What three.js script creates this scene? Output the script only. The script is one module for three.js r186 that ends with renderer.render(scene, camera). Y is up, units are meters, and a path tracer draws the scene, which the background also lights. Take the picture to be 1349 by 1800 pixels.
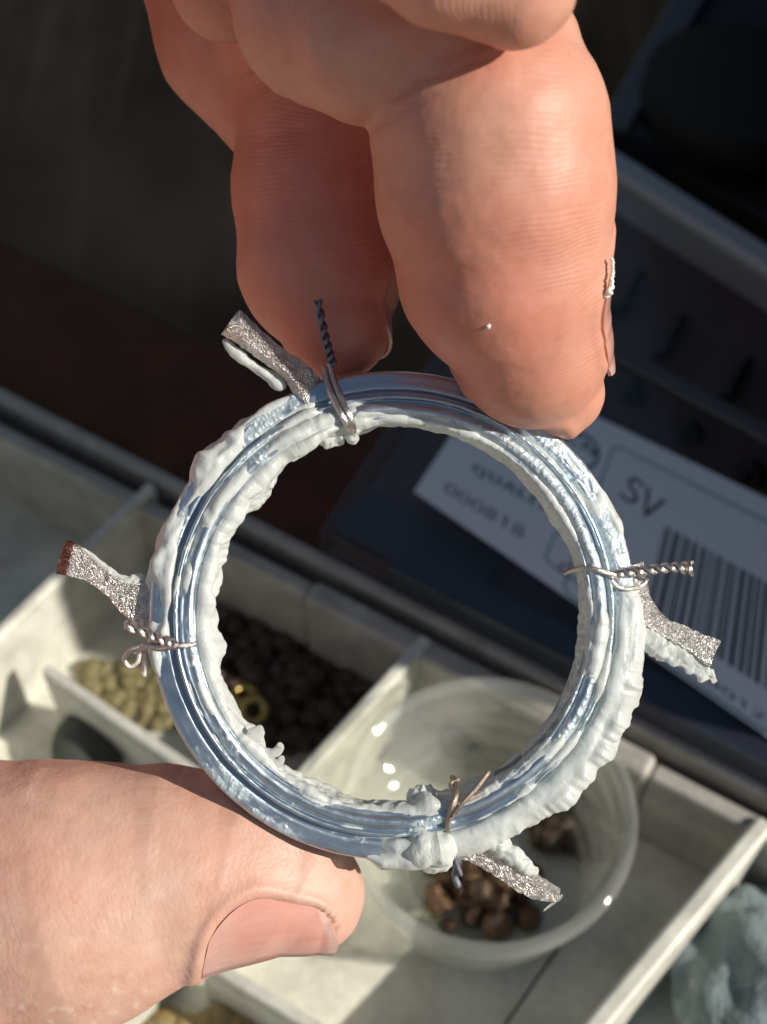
import * as THREE from 'three';
import { ImprovedNoise } from 'three/addons/math/ImprovedNoise.js';
import { RoundedBoxGeometry } from 'three/addons/geometries/RoundedBoxGeometry.js';
import { mergeGeometries } from 'three/addons/utils/BufferGeometryUtils.js';

// ------------------------------------------------------------------ camera, sky, sun, exposure
const PITCH = 54 * Math.PI / 180, DIST = 0.27, NEAR_PLANE = 0.145;
const R = new THREE.Vector3(1, 0, 0), U = new THREE.Vector3(0, Math.cos(PITCH), -Math.sin(PITCH)), B = new THREE.Vector3(0, Math.sin(PITCH), Math.cos(PITCH));
const scene = new THREE.Scene();
const camera = new THREE.PerspectiveCamera(40, 767 / 1024, 0.005, 20);
camera.position.copy(B).multiplyScalar(DIST);
camera.lookAt(0, 0, 0);
camera.updateMatrixWorld();
camera.focus = 0.144;
camera.userData.fStop = 26;
const renderer = new THREE.WebGLRenderer({ antialias: true });
renderer.setSize(767, 1024);
renderer.toneMapping = THREE.LinearToneMapping;
renderer.toneMappingExposure = 1.05;
renderer.shadowMap.enabled = true;

const SUN = new THREE.Vector3().addScaledVector(R, 0.80).addScaledVector(U, 0.15).addScaledVector(B, 0.58).normalize();
{
  const w = 256, h = 128, d = new Float32Array(w * h * 4);
  for (let j = 0; j < h; j++) for (let i = 0; i < w; i++) {
    const el = ((j + 0.5) / h - 0.5) * Math.PI, az = ((i + 0.5) / w - 0.5) * 2 * Math.PI;
    const v = new THREE.Vector3(Math.cos(el) * Math.cos(az), Math.sin(el), Math.cos(el) * Math.sin(az));
    const t = Math.pow(1 - Math.max(0, Math.sin(el)), 2.6), g = Math.pow(Math.max(0, v.dot(SUN)), 10) * 0.25;
    const o = (j * w + i) * 4;
    d[o] = 0.052 + 0.39 * t + g; d[o + 1] = 0.102 + 0.35 * t + g * 0.92; d[o + 2] = 0.168 + 0.26 * t + g * 0.78; d[o + 3] = 1;
  }
  const sky = new THREE.DataTexture(d, w, h, THREE.RGBAFormat, THREE.FloatType);
  sky.mapping = THREE.EquirectangularReflectionMapping; sky.magFilter = THREE.LinearFilter; sky.needsUpdate = true;
  scene.background = sky; scene.environment = sky;
}
const sun = new THREE.DirectionalLight(new THREE.Color(1, 0.94, 0.84), 4.7);
sun.position.copy(SUN).multiplyScalar(1); sun.castShadow = true; sun.shadow.radius = 1.5;
sun.shadow.mapSize.set(2048, 2048);
Object.assign(sun.shadow.camera, { left: -0.4, right: 0.4, top: 0.4, bottom: -0.4, near: 0.05, far: 2.5 });
scene.add(sun); scene.add(sun.target);

// ------------------------------------------------------------------ helpers
let seed = 7;
const rnd = () => { seed = (seed + 0x6D2B79F5) | 0; let t = Math.imul(seed ^ (seed >>> 15), 1 | seed); t = (t + Math.imul(t ^ (t >>> 7), 61 | t)) ^ t; return ((t ^ (t >>> 14)) >>> 0) / 4294967296; };
const perlin = new ImprovedNoise();
const N3 = (x, y, z) => perlin.noise(x + 51.3, y + 17.7, z + 91.1);
const fbm = (x, y, z, o = 4) => { let a = 0, s = 1, f = 1; for (let i = 0; i < o; i++) { a += s * N3(x * f, y * f, z * f); s *= 0.5; f *= 2.03; } return a; };
const clamp = (x, a = 0, b = 1) => Math.min(b, Math.max(a, x));
const sstep = (a, b, x) => { const t = clamp((x - a) / (b - a)); return t * t * (3 - 2 * t); };
const V = (x, y, z) => new THREE.Vector3(x, y, z);
const K = 2 * Math.tan(20 * Math.PI / 180) / 1800;          // tangent per pixel of the photograph
// a point of the world at height y (metres) under a pixel of the photograph
function ground(px, py, y = 0) {
  const d = B.clone().multiplyScalar(-1).addScaledVector(R, (px - 674.5) * K).addScaledVector(U, -(py - 900) * K);
  const t = (y - camera.position.y) / d.y;
  return camera.position.clone().addScaledVector(d, t);
}
// millimetres in the upright frame of the held ring: x right, y up, z towards the viewer, zero 145 mm from the lens
const mm = (px, py, z = 0) => { const s = K * (NEAR_PLANE * 1000 - z); return V((px - 674.5) * s, -(py - 900) * s, z); };
const HELD = B.clone().multiplyScalar(DIST - NEAR_PLANE);
const taken = {};
function numbered(n) { const k = taken[n] = (taken[n] ?? -1) + 1; return k ? `${n}_${String(k).padStart(3, '0')}` : n; }
function tag(o, label, category, group, kind) { o.userData.label = label; if (category) o.userData.category = category; if (group) o.userData.group = group; if (kind) o.userData.kind = kind; return o; }
function mesh(name, geo, mat, parent = scene) {
  const m = new THREE.Mesh(geo, mat); m.name = parent === scene ? numbered(name) : name; m.castShadow = m.receiveShadow = true; parent.add(m); return m;
}
function thing(name, label, category, pos = V(0, 0, 0), group) {
  const o = new THREE.Group(); o.name = numbered(name); o.position.copy(pos); scene.add(o); return tag(o, label, category, group);
}
function heldThing(name, label, category, c) {              // a group in the held frame; c is its origin in millimetres
  const o = thing(name, label, category); o.quaternion.copy(camera.quaternion);
  o.position.copy(HELD).addScaledVector(R, c.x * .001).addScaledVector(U, c.y * .001).addScaledVector(B, c.z * .001);
  return o;
}
const fromMM = (g, c) => { g.translate(-c.x, -c.y, -c.z); g.scale(.001, .001, .001); return g; };
function grid(nu, nv, f, closedU = false, closedV = false) { // f(i, j) -> [Vector3, u, v]
  const pos = [], uv = [], idx = [];
  for (let i = 0; i <= nu; i++) for (let j = 0; j <= nv; j++) { const [p, a, b] = f(closedU && i === nu ? 0 : i, closedV && j === nv ? 0 : j, i, j); pos.push(p.x, p.y, p.z); uv.push(a, b); }
  const q = nv + 1;
  for (let i = 0; i < nu; i++) for (let j = 0; j < nv; j++) { const a = i * q + j, b = a + q; idx.push(a, b, a + 1, b, b + 1, a + 1); }
  const g = new THREE.BufferGeometry();
  g.setAttribute('position', new THREE.Float32BufferAttribute(pos, 3)); g.setAttribute('uv', new THREE.Float32BufferAttribute(uv, 2)); g.setIndex(idx);
  g.computeVertexNormals();
  const n = g.attributes.normal;
  const join = (a, b) => { const v = V(n.getX(a) + n.getX(b), n.getY(a) + n.getY(b), n.getZ(a) + n.getZ(b)).normalize(); n.setXYZ(a, v.x, v.y, v.z); n.setXYZ(b, v.x, v.y, v.z); };
  if (closedU) for (let j = 0; j <= nv; j++) join(j, nu * q + j);
  if (closedV) for (let i = 0; i <= nu; i++) join(i * q, i * q + nv);
  return g;
}
function tex(w, h, f, srgb = false) {
  const d = new Uint8Array(w * h * 4);
  for (let j = 0; j < h; j++) for (let i = 0; i < w; i++) { const c = f(i / w, j / h, i, j), o = (j * w + i) * 4; const a = typeof c === 'number' ? [c, c, c] : c; for (let k = 0; k < 3; k++) d[o + k] = clamp(a[k]) * 255; d[o + 3] = 255; }
  const t = new THREE.DataTexture(d, w, h); t.magFilter = THREE.LinearFilter; t.minFilter = THREE.LinearMipmapLinearFilter; t.generateMipmaps = true;
  t.wrapS = t.wrapT = THREE.MirroredRepeatWrapping; if (srgb) t.colorSpace = THREE.SRGBColorSpace; t.needsUpdate = true; return t;
}
const lin = (r, g, b) => new THREE.Color().setRGB(r, g, b);
const std = (o) => new THREE.MeshPhysicalMaterial(o);

// ------------------------------------------------------------------ textures and materials
const speck = tex(512, 512, (u, v) => 0.5 + 0.5 * fbm(u * 60, v * 60, 2, 3));
const grainTex = tex(512, 512, (u, v) => 0.82 + 0.22 * fbm(u * 9, v * 9, 4, 5) + 0.1 * fbm(u * 70, v * 70, 9, 2));
const woodTex = tex(512, 512, (u, v) => { const g = fbm(u * 2 + 0.3 * N3(u * 3, v * 3, 1), v * 26, 3, 4); return 0.62 + 0.4 * g + 0.12 * fbm(u * 14, v * 160, 5, 2); });
const scuffTex = tex(512, 512, (u, v) => 0.42 + 0.3 * fbm(u * 5, v * 5, 12, 5) + 0.2 * Math.max(0, fbm(u * 50, v * 4, 8, 2)));
const film = (u, v) => {                                      // where a dry film of flux dulls the metal: smeared along the band, more of it on some stretches
  const a = u * 360, near = (c, w) => Math.exp(-((((a - c + 540) % 360 - 180) / w) ** 2));
  const wx = Math.cos(u * 6.2832) * 2.6, wy = Math.sin(u * 6.2832) * 2.6;
  const n = fbm(wx, wy, v * 7, 4) + .5 * fbm(wx * 5, wy * 5, v * 22, 3);
  return sstep(.02, .55, n - .28 + .55 * near(25, 30) + .25 * near(20, 25) + .5 * near(122, 18) + .42 * near(330, 30));
};
const filmMap = []; for (let j = 0; j < 256; j++) for (let i = 0; i < 2048; i++) filmMap.push(film(i / 2048, j / 256));
const fm = (i, j, k) => filmMap[j * 2048 + i * k];
const ringBump = tex(2048, 256, (u, v, i, j) => { const p = fm(i, j, 1); return 0.42 + 0.07 * fbm(u * 90, v * 40, 1, 3) + 0.05 * fbm(u * 20, v * 120, 4, 2) + p * (.22 + 0.5 * Math.max(-.2, fbm(u * 260, v * 28, 5, 3))); });
const ringRough = tex(2048, 256, (u, v, i, j) => [0, 0.41 + 0.22 * fm(i, j, 1) + 0.10 * fbm(u * 50, v * 14, 8, 3), 1 - .6 * fm(i, j, 1)]);
const ringTint = tex(2048, 256, (u, v, i, j) => { const p = fm(i, j, 1), d = .02; return [.90 - d, .91 - d, .925 - d].map((c, k) => c * (1 - p) + p * [.90, .905, .90][k]); }, true);

const silverMat = std({ color: lin(.70, .79, .85), metalness: 1, roughness: 1, roughnessMap: ringRough, metalnessMap: ringRough, bumpMap: ringBump, bumpScale: .00028, map: ringTint });
const castTex = tex(512, 512, (u, v) => { const n = fbm(u * 20, v * 20, 7, 2), c = fbm(u * 9, v * 9, 17, 2); return 0.3 + 0.55 * Math.abs(n) + .25 * c + .1 * fbm(u * 50, v * 50, 3, 1); });
const castMat = std({ color: lin(.90, .87, .84), metalness: 1, roughness: .36, bumpMap: castTex, bumpScale: .00045, vertexColors: true });
const wireMat = std({ color: lin(.62, .58, .55), metalness: 1, roughness: .26, bumpMap: speck, bumpScale: .00003 });
const darkWireMat = std({ color: lin(.2, .22, .26), metalness: 1, roughness: .35, bumpMap: speck, bumpScale: .00003 });
const brownWireMat = std({ color: lin(.42, .34, .27), metalness: 1, roughness: .4, bumpMap: speck, bumpScale: .00003 });
const fluxTex = tex(512, 512, (u, v) => 0.5 + 0.35 * fbm(u * 12, v * 12, 3, 4) + 0.15 * fbm(u * 70, v * 70, 6, 2));
const fluxMat = std({ color: lin(.84, .865, .83), roughness: .32, bumpMap: fluxTex, bumpScale: .00007, specularIntensity: .8, transmission: .36, thickness: 0 });
const dryFluxMat = std({ color: lin(.93, .92, .88), roughness: .7, bumpMap: fluxTex, bumpScale: .0002 });
const trayMat = std({ color: lin(.80, .79, .69), roughness: .42, map: grainTex, bumpMap: grainTex, bumpScale: .00006 });
const rimMat = std({ color: lin(.50, .47, .42), roughness: .42, map: grainTex });
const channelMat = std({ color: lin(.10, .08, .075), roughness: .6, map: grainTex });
const brownMat = std({ color: lin(.13, .052, .03), roughness: .7, specularIntensity: .25, map: grainTex, bumpMap: woodTex, bumpScale: .0003 });
const tableMat = std({ color: lin(.40, .245, .14), roughness: .8, specularIntensity: .25, map: scuffTex, bumpMap: scuffTex, bumpScale: .0004 });
const clearMat = std({ color: lin(.96, .97, .97), roughness: .06, transmission: 1, thickness: 0, ior: 1.5 });
const clearDarkMat = std({ color: lin(.80, .80, .82), roughness: .12, transmission: 1, thickness: 0, ior: 1.5 });
const jarMat = std({ color: lin(.96, .965, .94), roughness: .06, transmission: .90, thickness: 0, ior: 1.5 });

// ------------------------------------------------------------------ setting: table top, brown board, plastic tray
const flat = (a, b, c, d, y0, y1) => {                       // a slab on four ground points (Vector3, y ignored)
  const s = new THREE.Shape([a, b, c, d].map((p) => new THREE.Vector2(p.x, -p.z)));
  const g = new THREE.ExtrudeGeometry(s, { depth: y1 - y0 - .0008, bevelEnabled: true, bevelSize: .0004, bevelThickness: .0004, bevelSegments: 2 });
  g.rotateX(-Math.PI / 2); g.translate(0, y0 + .0004, 0);
  const uv = g.attributes.uv, p = g.attributes.position; for (let i = 0; i < uv.count; i++) uv.setXY(i, p.getX(i) / .12 + p.getY(i) / .2, p.getZ(i) / .12 + p.getY(i) / .12);
  return g;
};
{
  const t = new THREE.BoxGeometry(3, .03, 3); t.translate(0, -.045, 0);
  const uv = t.attributes.uv, p = t.attributes.position; for (let i = 0; i < uv.count; i++) uv.setXY(i, p.getX(i) / .3, p.getZ(i) / .3);
  tag(mesh('table_top', t, tableMat), 'dark worn table top under everything', null, null, 'structure');
}
const pix = (pts, y) => pts.map(([x, yy]) => ground(x, yy, y));
{
  const [a, b] = pix([[-60, 655], [1420, 1405]], -.006), [c, d] = pix([[1420, 1120], [-60, 392]], -.006);
  const o = mesh('wooden_board', flat(a, b, c, d, -.0298, -.006), brownMat);
  tag(o, 'dark reddish brown wooden board behind the rim of the white tray', 'board');
}
const tray = thing('plastic_tray', 'off-white plastic tray divided into compartments under the held ring', 'tray', ground(600, 1500, -.027));
const T0 = tray.position;
const inTray = (g) => g.translate(-T0.x, -T0.y, -T0.z);
function wall(p, q, t, y0, y1) {                             // an upright wall between two ground points, t thick, to the left of p -> q
  const d = q.clone().sub(p).setY(0), L = d.length(), g = new RoundedBoxGeometry(L, y1 - y0, t, 3, Math.min(t, y1 - y0) * .3);
  const uv = g.attributes.uv, ps = g.attributes.position; for (let i = 0; i < uv.count; i++) uv.setXY(i, ps.getX(i) / .06, (ps.getY(i) + ps.getZ(i)) / .06);
  g.rotateY(-Math.atan2(d.z, d.x)); g.translate((p.x + q.x) / 2, (y0 + y1) / 2, (p.z + q.z) / 2); return inTray(g);
}
const YF = -.025;                                             // the floor of the cells
{
  // far rim: outer lip, channel, inner lip, far wall
  const line = (y0, y1, y) => [ground(-120, y0 - 120 * (y1 - y0) / 1349, y), ground(1470, y1 + 121 * (y1 - y0) / 1349, y)];
  const [a0, a1] = line(690, 1385, 0);
  mesh('outer_lip', wall(a0, a1, .0026, -.024, 0), rimMat, tray);
  const [b0, b1] = line(722, 1421, -.005);
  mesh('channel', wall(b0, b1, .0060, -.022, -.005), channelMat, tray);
  const [c0, c1] = line(757, 1456, -.0012);
  const cm = ground(545, 757 + 545 * 699 / 1349 - 4, -.0012), cn = ground(1148, 757 + 1148 * 699 / 1349 - 2, -.0012);
  mesh('inner_lip', wall(c0, cm, .0034, -.0265, -.0012), rimMat, tray);
  mesh('inner_lip', wall(cm, cn, .0050, -.0265, -.0006), rimMat, tray);
  mesh('inner_lip', wall(cn, c1, .0034, -.0265, -.0016), rimMat, tray);
  // dividers that run towards the viewer
  const ext = (p, q, k) => q.clone().lerp(p, -k);
  const w1 = pix([[268, 850], [0, 1108]], 0), wa = pix([[752, 1118], [520, 1372]], 0), wb = pix([[1349, 1440], [1050, 1800]], 0), w0 = pix([[-190, 640], [-420, 900]], 0);
  mesh('divider', wall(w1[0], ext(w1[0], w1[1], 2.2), .0022, -.0265, 0), trayMat, tray);
  mesh('divider', wall(wa[0], ext(wa[0], wa[1], 1.9), .0024, -.0265, 0), trayMat, tray);
  mesh('divider', wall(wb[0], ext(wb[0], wb[1], 1.2), .0034, -.0265, 0), trayMat, tray);
  mesh('divider', wall(w0[0], ext(w0[0], w0[1], 2.2), .0022, -.0265, 0), trayMat, tray);
  const x1 = pix([[78, 1172], [402, 1398]], -.006), x2 = pix([[350, 1680], [640, 1856]], -.006);
  mesh('cross_divider', wall(x1[0], x1[1], .0022, -.0265, -.006), trayMat, tray);
  mesh('cross_divider', wall(x2[0], x2[1], .0022, -.0265, -.006), trayMat, tray);
  // floor, split along the seam that runs under the jar
  const s0 = ground(1205, 1338, YF), s1 = ground(760, 1990, YF), d = s1.clone().sub(s0).normalize(), n = V(-d.z, 0, d.x).multiplyScalar(.0006);
  const f0 = ground(-500, 700, YF), f1 = ground(1210, 1310, YF), far = s0.clone().addScaledVector(d, -.03), near = s0.clone().addScaledVector(d, .2);
  const e1 = a1.clone().sub(a0).setY(0).normalize();
  const P = (p, k) => p.clone().addScaledVector(e1, k);
  for (const [s, k] of [[1, -.24], [-1, .12]]) {
    const A = far.clone().addScaledVector(n, s), C = near.clone().addScaledVector(n, s);
    const pts = s > 0 ? [P(A, k), A, C, P(C, k)] : [A, P(A, k), P(C, k), C];
    mesh('floor_panel', inTray(flat(...pts, -.0292, YF)), trayMat, tray);
  }
}

// ------------------------------------------------------------------ labelled clear case on the board
const CASE_Y = .006;
{
  const cq = pix([[566, 934], [1500, 1415], [1500, 566], [1012, 238]], CASE_Y);
  const o = thing('clear_case', 'clear plastic case with a dark inside and a white barcode label on its lid', 'plastic case', V(cq[0].x, -.006, cq[0].z));
  const inC = (g) => g.translate(-o.position.x, -o.position.y, -o.position.z);
  const shrink = (k) => { const c = cq.reduce((a, p) => a.add(p), V(0, 0, 0)).multiplyScalar(.25); return cq.map((p) => p.clone().lerp(c, k)); };
  mesh('tray_base', inC(flat(...shrink(.02), -.0058, -.0028)), std({ color: lin(.17, .105, .09), roughness: .7, map: grainTex }), o);
  mesh('lid', inC(flat(...shrink(0), -.0052, CASE_Y)), clearDarkMat, o);
  const bar = (p, q, t, y0, y1, m) => { const d = q.clone().sub(p).setY(0), g = new RoundedBoxGeometry(d.length(), y1 - y0, t, 3, .0006); g.rotateY(-Math.atan2(d.z, d.x)); g.translate((p.x + q.x) / 2, (y0 + y1) / 2, (p.z + q.z) / 2); return mesh('rim_strip', inC(g), m, o); };
  const frost = std({ color: lin(.42, .42, .43), roughness: .4 }), frost2 = std({ color: lin(.085, .085, .095), roughness: .35 });
  bar(ground(1000, 232, .008), ground(1500, 548, .008), .0055, -.005, .0085, frost);
  bar(ground(1040, 596, .0066), ground(1500, 846, .0066), .004, .0062, .0072, frost2);
  const navy = std({ color: lin(.030, .037, .055), roughness: .4 });
  const nb = bar(ground(700, 985, .004), ground(1500, 1402, .004), .007, -.002, .0055, navy); nb.name = 'insert_strip';
  const nb2 = bar(ground(620, 890, .0), ground(860, 1020, .0), .012, -.002, .0005, std({ color: lin(.055, .052, .058), roughness: .5 })); nb2.name = 'insert_strip';
  // the label: a thin sheet over four points of the lid
  const lq = pix([[728, 864], [1500, 1400], [1500, 950], [872, 646]], CASE_Y + .0003);
  const at = (u, v) => lq[0].clone().lerp(lq[1], u).lerp(lq[3].clone().lerp(lq[2], u), v);
  const inv = (px, py) => { const g = ground(px, py, CASE_Y + .0003); let u = .5, v = .5; for (let k = 0; k < 30; k++) { const p = at(u, v), du = at(u + 1e-3, v).sub(p).multiplyScalar(1e3), dv = at(u, v + 1e-3).sub(p).multiplyScalar(1e3), e = g.clone().sub(p), det = du.x * dv.z - du.z * dv.x; u += (e.x * dv.z - e.z * dv.x) / det; v += (du.x * e.z - du.z * e.x) / det; } return [u, v]; };
  const W = 2048, H = 960, cv = document.createElement('canvas'); cv.width = W; cv.height = H; const c = cv.getContext('2d');
  const Q = (px, py) => { const [u, v] = inv(px, py); return [u * W, (1 - v) * H]; };
  c.fillStyle = '#eceef2'; c.fillRect(0, 0, W, H);
  const word = (t, a, b, h, font, color) => {                 // text whose baseline runs from pixel a to pixel b
    const p = Q(...a), q = Q(...b), L = Math.hypot(q[0] - p[0], q[1] - p[1]);
    c.save(); c.translate(...p); c.rotate(Math.atan2(q[1] - p[1], q[0] - p[0])); c.font = font.replace('#', h); c.fillStyle = color;
    const w = c.measureText(t).width; c.scale(L / w, 1); c.fillText(t, 0, 0); c.restore();
  };
  const line = (pts, w, col, close) => { c.beginPath(); pts.forEach((p, i) => { const q = Q(...p); i ? c.lineTo(...q) : c.moveTo(...q); }); if (close) c.closePath(); c.lineWidth = w; c.strokeStyle = col; c.lineJoin = 'round'; c.stroke(); };
  const green = '#0f6a62', teal = '#2a7f88', ink = '#23252c';
  word('000818', [777, 862], [920, 948], 86, '#px sans-serif', ink);
  word('QUALITY', [826, 826], [985, 912], 74, 'bold #px sans-serif', green);
  { const [x, y] = Q(1020, 792); c.beginPath(); c.arc(x, y, 96, 0, 7); c.lineWidth = 18; c.strokeStyle = green; c.stroke(); }
  word('CN', [992, 770], [1048, 806], 80, 'bold #px sans-serif', green);
  const rr = (x, y, w, h, r, lw) => { c.beginPath(); c.roundRect(x, y, w, h, r); c.lineWidth = lw; c.strokeStyle = teal; c.stroke(); };
  { const [x0, y0] = Q(1082, 782), [, yb] = Q(1140, 1148); rr(x0 - 8, y0, 1400, yb - y0 - 10, 46, 10); }
  { const [x0, y0] = Q(978, 932), [, yb] = Q(990, 1030); rr(x0, y0, 300, 170, 30, 9); }
  word('C', [978, 1002], [1006, 1020], 84, '#px sans-serif', '#7a2b38');
  word('SV', [1086, 868], [1152, 920], 190, '#px sans-serif', ink);
  {                                                             // bar code: bars stand across the line of print
    const p = Q(1152, 1000), q = Q(1500, 1240); let x = p[0]; const top = Q(1190, 935)[1], bot = Q(1170, 1095)[1];
    c.fillStyle = '#15161c'; const ws = [1, 3, 1, 2, 1, 1, 3, 2, 1, 2, 2, 1, 3, 1]; let k = 0;
    while (x < q[0] + 80 && k < 400) { const w = ws[(k * 5 + (k >> 3)) % ws.length] * 6.6; if (k % 2 === 0) c.fillRect(x, top, w, bot - top); x += k % 2 ? w * 1.05 : w; k++; }
    word('6901234', [1215, 1180], [1400, 1310], 44, '#px sans-serif', ink);
  }
  const map = new THREE.CanvasTexture(cv); map.colorSpace = THREE.SRGBColorSpace;
  const lg = grid(12, 8, (i, j) => { const p = at(i / 12, j / 8); p.y += .00003; return [p, i / 12, j / 8]; });
  const under = lg.clone(); under.translate(0, -.00012, 0);
  mesh('label', inC(mergeGeometries([lg, under])), std({ map, roughness: .5 }), o);
  // small black hooks and studs under the lid
  const black = std({ color: lin(.006, .006, .007), roughness: .35 });
  const hooks = [[1105, 510], [1180, 590], [1295, 665]], studs = [[1112, 692], [1212, 762], [1322, 834]];
  hooks.forEach(([x, y], i) => {
    const pts = [[26, -30], [18, -28], [8, -8], [-4, 12], [-14, 34], [-30, 38]].map(([a, b]) => { const p = ground(x + a, y + b, -.001); return p; });
    const base = ground(x, y, -.0026), g = new THREE.TubeGeometry(new THREE.CatmullRomCurve3(pts), 40, .0012, 10); g.translate(-base.x, -base.y, -base.z);
    const h = mesh('black_hook', g, black); h.position.copy(base);
    tag(h, ['small black hook in the clear case just right of the fingernail', 'middle of the three small black hooks inside the clear case', 'small black hook in the clear case farthest from the hand'][i], 'hook', 'black hooks in the clear case');
  });
  studs.forEach(([x, y], i) => {
    const base = ground(x, y, -.0028), g = new THREE.LatheGeometry([[0, .0034], [.0014, .0032], [.0022, .002], [.0024, .0008], [.0032, .0004], [.0033, 0], [0, 0]].map(([a, b]) => new THREE.Vector2(a, b)), 20);
    const h = mesh('black_stud', g, black); h.position.copy(base);
    tag(h, ['small black stud in the clear case nearest the fingertip', 'middle one of three small black studs above the white label', 'small black stud in the clear case above the right end of the label'][i], 'stud', 'black studs in the clear case');
  });
}
// dark things far behind, in the shade at the top right
{
  const b0 = ground(1225, 150, .004), o = thing('dark_box', 'dark grey plastic box with a lighter edge behind the clear case', 'box', V(b0.x, -.03, b0.z));
  const inO = (g) => g.translate(-o.position.x, -o.position.y, -o.position.z);
  const q = pix([[1060, 225], [1250, 268], [1480, 60], [1225, -60]], .004);
  mesh('body', inO(flat(...q, -.0298, .004)), std({ color: lin(.035, .037, .042), roughness: .5, map: grainTex }), o);
  const e = pix([[1056, 222], [1100, 232], [1272, -56], [1222, -66]], .0052);
  mesh('edge_strip', inO(flat(...e, .0041, .0065)), std({ color: lin(.095, .095, .11), roughness: .45 }), o);
  const lidC = ground(1290, 190, .004), disc = new THREE.CylinderGeometry(.022, .023, .008, 48); disc.translate(lidC.x, .0082, lidC.z);
  mesh('round_lid', inO(disc), std({ color: lin(.008, .007, .006), roughness: .5 }), o);
  const r0 = pix([[1040, 215], [1500, 470]], -.004);
  const d = r0[1].clone().sub(r0[0]).setY(0), g = new RoundedBoxGeometry(d.length(), .02, .010, 3, .001); g.rotateY(-Math.atan2(d.z, d.x)); g.translate((r0[0].x + r0[1].x) / 2, -.012, (r0[0].z + r0[1].z) / 2 - .004);
  tag(mesh('wooden_strip', g, std({ color: lin(.06, .035, .028), roughness: .6, map: woodTex })), 'narrow dark brown wooden strip along the far side of the clear case', 'wooden strip');
}
// unseen cabinet added right of the frame, sized to shade the far table
{
  const o = thing('added_shade_cabinet', 'unseen dark cabinet added right of the table things to shade the far half', 'cabinet', V(.215, -.03, -.16));
  const m = std({ color: lin(.06, .035, .022), roughness: .55, map: woodTex, bumpMap: woodTex, bumpScale: .0003 });
  const g = new RoundedBoxGeometry(.2, .186, .36, 3, .003); g.translate(0, .093, .044); mesh('body', g, m, o);
  const g2 = new RoundedBoxGeometry(.2, .26, .40, 3, .003); g2.translate(0, .13, -.045); mesh('added_shade_hutch', g2, m, o);
  for (let k = 0; k < 3; k++) {  // drawer fronts and knobs only dress the added shade block
    const f = new RoundedBoxGeometry(.17, .05, .006, 3, .0015); f.translate(0, .031 + k * .053, .2265); const dr = mesh('drawer', f, m, o);
    const kn = new THREE.SphereGeometry(.007, 20, 14); kn.translate(0, .031 + k * .053, .235); mesh('knob', kn, std({ color: lin(.5, .4, .2), metalness: 1, roughness: .3 }), dr);
  }
}

// ------------------------------------------------------------------ jar, beads and what lies in the cells
const jarAt = ground(858, 1420, .0045); jarAt.y = YF + .0003;
{
  const o = thing('clear_jar', 'round clear plastic jar of brown beads standing in the tray below the ring', 'jar', jarAt);
  const prof = [[0, .0014], [.014, .0014], [.0148, .0024], [.0158, .0014], [.0188, .0016], [.0205, .003], [.0212, .007], [.0222, .0085], [.0224, .013], [.0236, .0145], [.0238, .019], [.0248, .0205], [.0250, .026], [.0258, .0285], [.0260, .0335], [.0268, .0352], [.0282, .0354], [.0290, .0346], [.0290, .0322], [.0276, .031], [.0270, .0275], [.0260, .0255], [.0258, .020], [.0247, .0185], [.0245, .0135], [.0232, .012], [.0230, .0075], [.0220, .006], [.0212, .001], [.0185, 0], [.016, .0005], [0, .0005]];
  const sm = new THREE.SplineCurve(prof.map(([r, y]) => new THREE.Vector2(r, y))).getPoints(150).map((p) => new THREE.Vector2(Math.max(0, p.x), p.y));
  mesh('glass_wall', new THREE.LatheGeometry(sm, 96).scale(.84, .84, .84), jarMat, o);
}
const beadGeo = (() => { const g = new THREE.SphereGeometry(1, 28, 20); const p = g.attributes.position; for (let i = 0; i < p.count; i++) { const v = V(p.getX(i), p.getY(i), p.getZ(i)), k = 1 + .05 * N3(v.x * 2, v.y * 2, v.z * 2); p.setXYZ(i, v.x * k, v.y * k * .94, v.z * k); } g.computeVertexNormals(); return g; })();
const nuggetGeo = (() => { const g = new THREE.SphereGeometry(1, 48, 32), p = g.attributes.position; for (let i = 0; i < p.count; i++) { const v = V(p.getX(i), p.getY(i), p.getZ(i)), k = 1 + .3 * fbm(v.x * 1.6 + 4, v.y * 1.6, v.z * 1.6, 3); p.setXYZ(i, v.x * k, v.y * k, v.z * k); } g.computeVertexNormals(); return g; })();
const copperMat = std({ color: lin(.15, .088, .056), metalness: .8, roughness: .16, bumpMap: speck, bumpScale: .0001 });
const copperMats = [copperMat, ...[[.22, .13, .08, .22], [.09, .055, .04, .2], [.17, .12, .085, .3]].map(([a, b, c, d]) => { const m = copperMat.clone(); m.color.setRGB(a, b, c); m.roughness = d; return m; })];
const bronzeMat = std({ color: lin(.085, .06, .04), metalness: .1, roughness: .4, bumpMap: speck, bumpScale: .0002 });
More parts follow.
